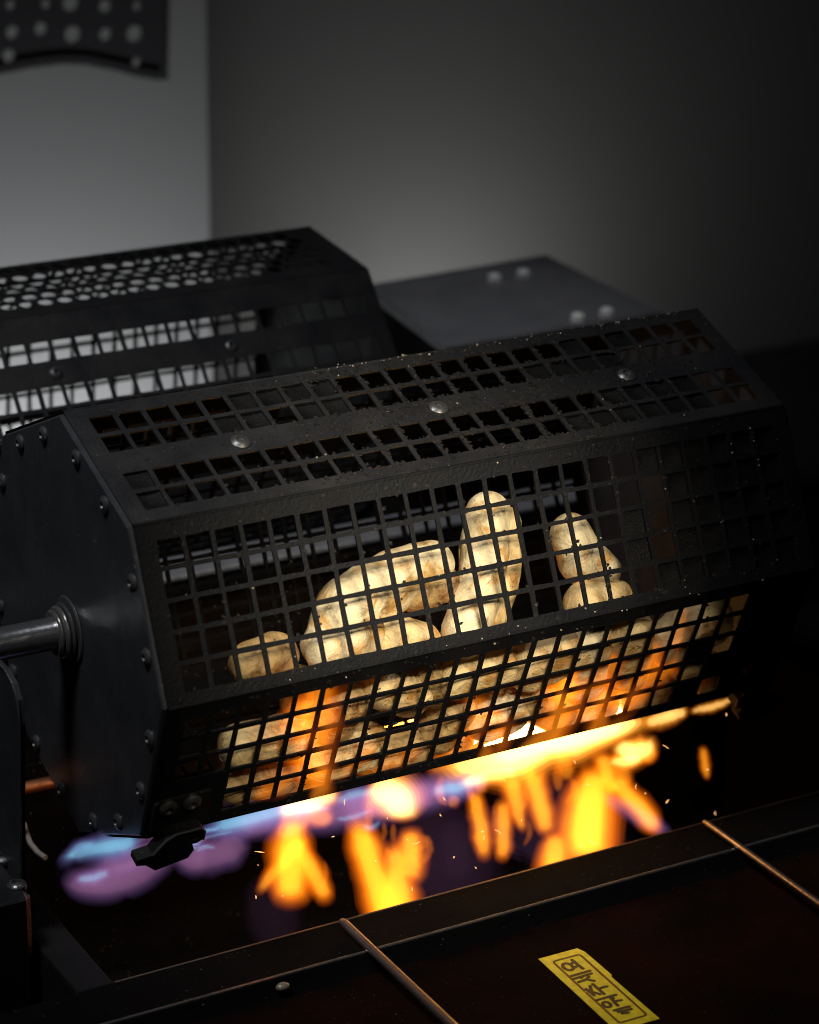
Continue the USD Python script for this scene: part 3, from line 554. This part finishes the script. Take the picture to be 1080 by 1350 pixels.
TONGUES = [  # path in photograph pixels from foot to head, radii in pixels, depth y, label
    ([(339, 1184), (356, 1160), (382, 1130), (400, 1098)], [3, 11, 14, 7], 0.0, 'slanting orange flame tongue farthest left in the pit'),
    ([(386, 1196), (386, 1160), (389, 1120), (392, 1070)], [16, 27, 24, 9], 0.005, 'broad orange flame tongue left of centre in the pit'),
    ([(436, 1192), (424, 1165), (405, 1130), (392, 1095)], [8, 16, 14, 8], 0.0, 'orange flame tongue leaning left towards the broad left one'),
    ([(515, 1240), (508, 1190), (490, 1130), (468, 1070)], [20, 24, 22, 10], -0.015, 'tallest yellow flame tongue in the middle of the pit'),
    ([(532, 1235), (530, 1180), (528, 1140), (520, 1105)], [26, 28, 20, 8], 0.0, 'orange flame right behind the tallest yellow tongue'),
    ([(540, 1165), (545, 1130), (545, 1090)], [14, 20, 10], 0.005, 'soft orange flame tongue just right of the tallest one'),
    ([(642, 1138), (638, 1105), (630, 1060), (626, 1035)], [6, 14, 13, 8], -0.005, 'left of two small parallel yellow flame tongues'),
    ([(662, 1140), (665, 1105), (666, 1075), (664, 1050)], [6, 13, 13, 6], -0.005, 'right of two small parallel yellow flame tongues'),
    ([(694, 1100), (686, 1070), (680, 1045), (676, 1018)], [3, 12, 17, 14], -0.01, 'short bright flame tongue under the white-hot flame'),
    ([(724, 1105), (716, 1065), (708, 1035), (704, 1010)], [8, 17, 18, 14], 0.0, 'soft orange flame tongue beside the short bright one'),
    ([(785, 1140), (782, 1095), (786, 1050), (792, 1005)], [24, 40, 34, 12], 0.015, 'wide blurred orange flame far back in the pit at right'),
    ([(872, 1102), (852, 1070), (828, 1045), (808, 1015)], [4, 17, 17, 10], -0.01, 'slanting yellow flame tongue farthest right in the pit'),
    ([(814, 1050), (805, 1025), (796, 990)], [8, 16, 12], -0.01, 'short bright flame tongue above the slanting right one'),
    ([(740, 1165), (735, 1135), (736, 1095)], [22, 24, 8], -0.015, 'low orange flame tongue rising from the rim at right'),
    ([(934, 1030), (931, 1008), (927, 982)], [2, 8, 4], 0.01, 'single small flame alone at the far right'),
]
for path, rad, y, lb in TONGUES:
    P_ = [px(u, v, y) for u, v in path]; w = thing('flame', lb, 'flame', P_[0], group='flame tongues in the fire pit')
    ribbon(w, 'tongue', P_, np.array(rad) * 0.93 * K, 'orange', rough=0.26, skins=6)
hot = thing('white_hot_flame', 'white-hot flame spreading under the lower edge of the drum', 'flame', px(700, 1000, -.045))
for path, rad in [([(555, 1040), (610, 1022), (680, 1003), (760, 982), (830, 965), (868, 972)], [5, 20, 36, 32, 20, 4]), ([(620, 1015), (700, 992), (780, 972), (850, 955)], [4, 20, 22, 4]), ([(800, 985), (840, 995), (872, 985)], [4, 18, 6]),
                  ([(845, 958), (880, 948), (912, 938)], [4, 12, 3]), ([(905, 942), (938, 934), (972, 922)], [2, 7, 2]), ([(800, 1000), (830, 1008), (852, 1002)], [3, 11, 3]), ([(600, 1040), (640, 1028), (690, 1020)], [3, 12, 4]), ([(478, 1040), (500, 1052), (515, 1062), (522, 1088)], [8, 26, 26, 4]), ([(360, 1080), (410, 1062), (455, 1050)], [4, 17, 5])]:
    ribbon(hot, 'flame_sheet', [px(u, v, -.045) for u, v in path], np.array(rad) * 0.95 * K, 'hot', depth=0.5, rough=0.62, skins=6)
core = tube([(0.05, 0.022, -0.0955), (0.12, 0.022, -0.0955), (0.22, 0.022, -0.0955), (0.27, 0.022, -0.0955)], [0.0010, 0.0030, 0.0045, 0.0012], 12)
obj('core', core, 'fire_core', hot, smooth=True)
for us, rr in (([(560, 1000), (600, 990), (630, 975)], 0.0030), ([(740, 900), (770, 885), (800, 880)], 0.0030), ([(640, 985), (700, 965), (780, 945), (860, 915)], 0.0040), ([(405, 1015), (428, 985), (432, 950)], 0.0034)):
    obj('core', tube([inside(u, v, 0.026) for u, v in us], [rr * .3] + [rr] * (len(us) - 2) + [rr * .3], 10), 'fire_core', hot, smooth=True)
blue = thing('blue_gas_flame', 'blue and violet gas flame curling under the left end of the drum', 'flame', px(200, 1130, -.03))
for path, rad, kd in [([(84, 1145), (108, 1165), (150, 1165), (205, 1140), (250, 1118)], [4, 18, 18, 15, 5], 'purple'), ([(120, 1150), (160, 1140), (215, 1122), (262, 1112)], [4, 13, 13, 5], 'purple'), ([(84, 1152), (98, 1132), (140, 1122), (195, 1108)], [4, 11, 16, 4], 'blue'), ([(90, 1138), (106, 1118), (128, 1116)], [3, 7, 3], 'blue'), ([(95, 1160), (120, 1160), (150, 1150)], [3, 8, 3], 'blue'),
                      ([(225, 1122), (262, 1136), (300, 1128), (335, 1105)], [5, 18, 18, 5], 'purple'), ([(258, 1102), (320, 1086), (380, 1072), (450, 1058)], [6, 16, 15, 4], 'blue'), ([(280, 1110), (350, 1088), (430, 1076), (520, 1060), (600, 1040)], [5, 18, 20, 20, 5], 'purple'), ([(430, 1070), (500, 1064), (570, 1050), (650, 1028)], [5, 15, 18, 4], 'purple'), ([(560, 1042), (605, 1040), (650, 1026)], [4, 14, 4], 'blue'), ([(438, 1062), (470, 1050), (500, 1044)], [3, 9, 3], 'blue'), ([(790, 1050), (845, 1080), (885, 1105)], [4, 10, 4], 'purple')]:
    ribbon(blue, 'flame_curl', [px(u, v, -.03) for u, v in path], np.array(rad) * 1.0 * K, kd, depth=0.7, rough=0.5, skins=7 if kd == 'blue' else 5)
fnt = thing('faint_flame', 'faint violet gas flame rising from the burner behind the tongues', 'flame', px(500, 1200, 0.03))
for path, rad in [([(380, 1260), (368, 1215), (350, 1150)], [8, 22, 6]), ([(575, 1200), (590, 1130), (605, 1060)], [20, 55, 20]), ([(700, 1150), (740, 1090), (730, 1040)], [20, 60, 20]), ([(612, 1160), (606, 1120), (604, 1080)], [8, 14, 6])]:
    ribbon(fnt, 'flame_veil', [px(u, v, .03) for u, v in path], np.array(rad) * 1.2 * K, 'faint', rough=0.35, skins=3)
for path, rad, dp in [([(672, 1008), (712, 978), (738, 945), (750, 900)], [8, 20, 13, 3], -0.004), ([(770, 985), (790, 960), (800, 935)], [6, 12, 4], -0.004), ([(415, 1062), (425, 1035), (430, 1005)], [6, 13, 4], -0.003), ([(620, 1022), (640, 1000), (648, 980)], [5, 11, 3], -0.003)]:
    ribbon(hot, 'flame_curl', [inside(u, v, dp) for u, v in path], np.array(rad) * 1.12 / FPX, 'orange', depth=0.3, rough=0.4, skins=5)
for path, rad in [([(640, 1048), (634, 1030), (622, 1015)], [3, 9, 5]), ([(700, 1030), (696, 1012), (690, 995)], [4, 11, 6]), ([(752, 1030), (748, 1008), (744, 990)], [3, 10, 6]), ([(830, 1040), (822, 1015), (812, 990)], [3, 10, 6]), ([(868, 1000), (850, 990), (830, 980)], [4, 12, 6]), ([(440, 1085), (425, 1075), (400, 1070)], [4, 12, 5]), ([(372, 1110), (385, 1095), (410, 1082)], [4, 12, 5]), ([(590, 1062), (598, 1058), (606, 1050)], [2, 7, 2])]:
    ribbon(hot, 'flame_curl', [px(u, v, -.03) for u, v in path], np.array(rad) * K, 'orange', depth=0.7, rough=0.45, skins=5)
for _ in range(26):                              # thin wisps torn off between the tongues
    u, v = rng.uniform(360, 850), rng.uniform(-30, 75); v0 = 1075 + v - (u - 360) * 0.17; du, dv = rng.normal(0, 14), rng.uniform(18, 48); y = rng.uniform(-.025, .015)
    ribbon(hot, 'flame_wisp', [px(u, v0 + dv, y), px(u + du * .6, v0 + dv * .5, y), px(u + du * 0.3, v0, y)], np.array([1, rng.uniform(2.5, 6.0), 1]) * K, 'orange', rough=0.45, skins=4, n=14, sec=10)
for _ in range(12):
    u = rng.uniform(100, 620); v0 = 1150 - (u - 100) * 0.2 + rng.uniform(-22, 12); ln = rng.uniform(30, 80)
    ribbon(blue, 'flame_wisp', [px(u, v0, -.028), px(u + ln * .5, v0 - ln * .1 + rng.normal(0, 7), -.028), px(u + ln, v0 - ln * .22, -.028)], np.array([1, rng.uniform(2.5, 6.0), 1]) * K, 'blue' if rng.random() < .6 else 'purple', rough=0.5, n=14, sec=10)
lick = thing('licking_flame', 'orange flames licking up through the meat behind the lower mesh', 'flame', px(600, 960, -.085))
for path, rad in [([(410, 1045), (416, 990), (424, 935), (440, 885)], [12, 20, 21, 7]), ([(392, 1010), (396, 960), (408, 915)], [6, 15, 6]), ([(330, 1050), (360, 1040), (385, 1015)], [5, 12, 5]), ([(690, 1000), (722, 965), (746, 925), (756, 870)], [14, 24, 17, 4]), ([(630, 1010), (650, 975), (645, 930)], [8, 22, 6]), ([(560, 1020), (600, 1000), (640, 985)], [5, 12, 6]),
                  ([(760, 975), (778, 930), (806, 880)], [10, 19, 5]), ([(800, 945), (826, 905), (852, 880), (872, 840)], [9, 18, 14, 4]), ([(840, 905), (868, 890), (892, 860)], [5, 13, 4]), ([(886, 872), (896, 835), (908, 795)], [3, 6, 2]), ([(470, 1030), (500, 1010), (560, 990)], [4, 10, 4]), ([(590, 985), (620, 955), (640, 915)], [6, 16, 4]), ([(700, 940), (760, 905), (830, 870)], [6, 17, 4]), ([(730, 985), (800, 945), (870, 905)], [6, 17, 5]), ([(440, 1030), (470, 1000), (500, 985)], [4, 12, 4])]:
    ribbon(lick, 'flame_lick', [inside(u, v, 0.005) for u, v in path], np.array(rad) * 1.1 * 1.14 / FPX, 'orange', depth=0.4, rough=0.35, skins=5)
bl = thing('distant_blue_flame', 'faint blue flame glow in the dark right of the drum', 'flame', px(1032, 890, 0.10))
ribbon(bl, 'flame_curl', [px(1012, 912, 0.1), px(1034, 890, 0.1), px(1050, 865, 0.1)], np.array([6, 26, 6]) * 1.3 / FPX, 'dim', skins=3)
sp = []
for _ in range(44):
    u, v = rng.uniform(330, 960), rng.uniform(980, 1150); v += (700 - u) * 0.16
    p0 = px(u, v, rng.uniform(-.07, -.03)); d = rng.normal(0, 1, 3) * [1, .6, 1]; d /= np.linalg.norm(d); ln = rng.uniform(0.0006, 0.004); q1 = p0 + d * ln + rng.normal(0, .0006, 3)
    sp.append(tube([p0, (p0 + q1) / 2 + rng.normal(0, .0003, 3), q1], [0.00006, rng.uniform(.00010, .00024), 0.00006], 5))
o = obj('flying_sparks', cat_(sp), 'spark'); tag(o, 'tiny bright sparks flying in the fire pit', 'sparks', None, 'stuff')
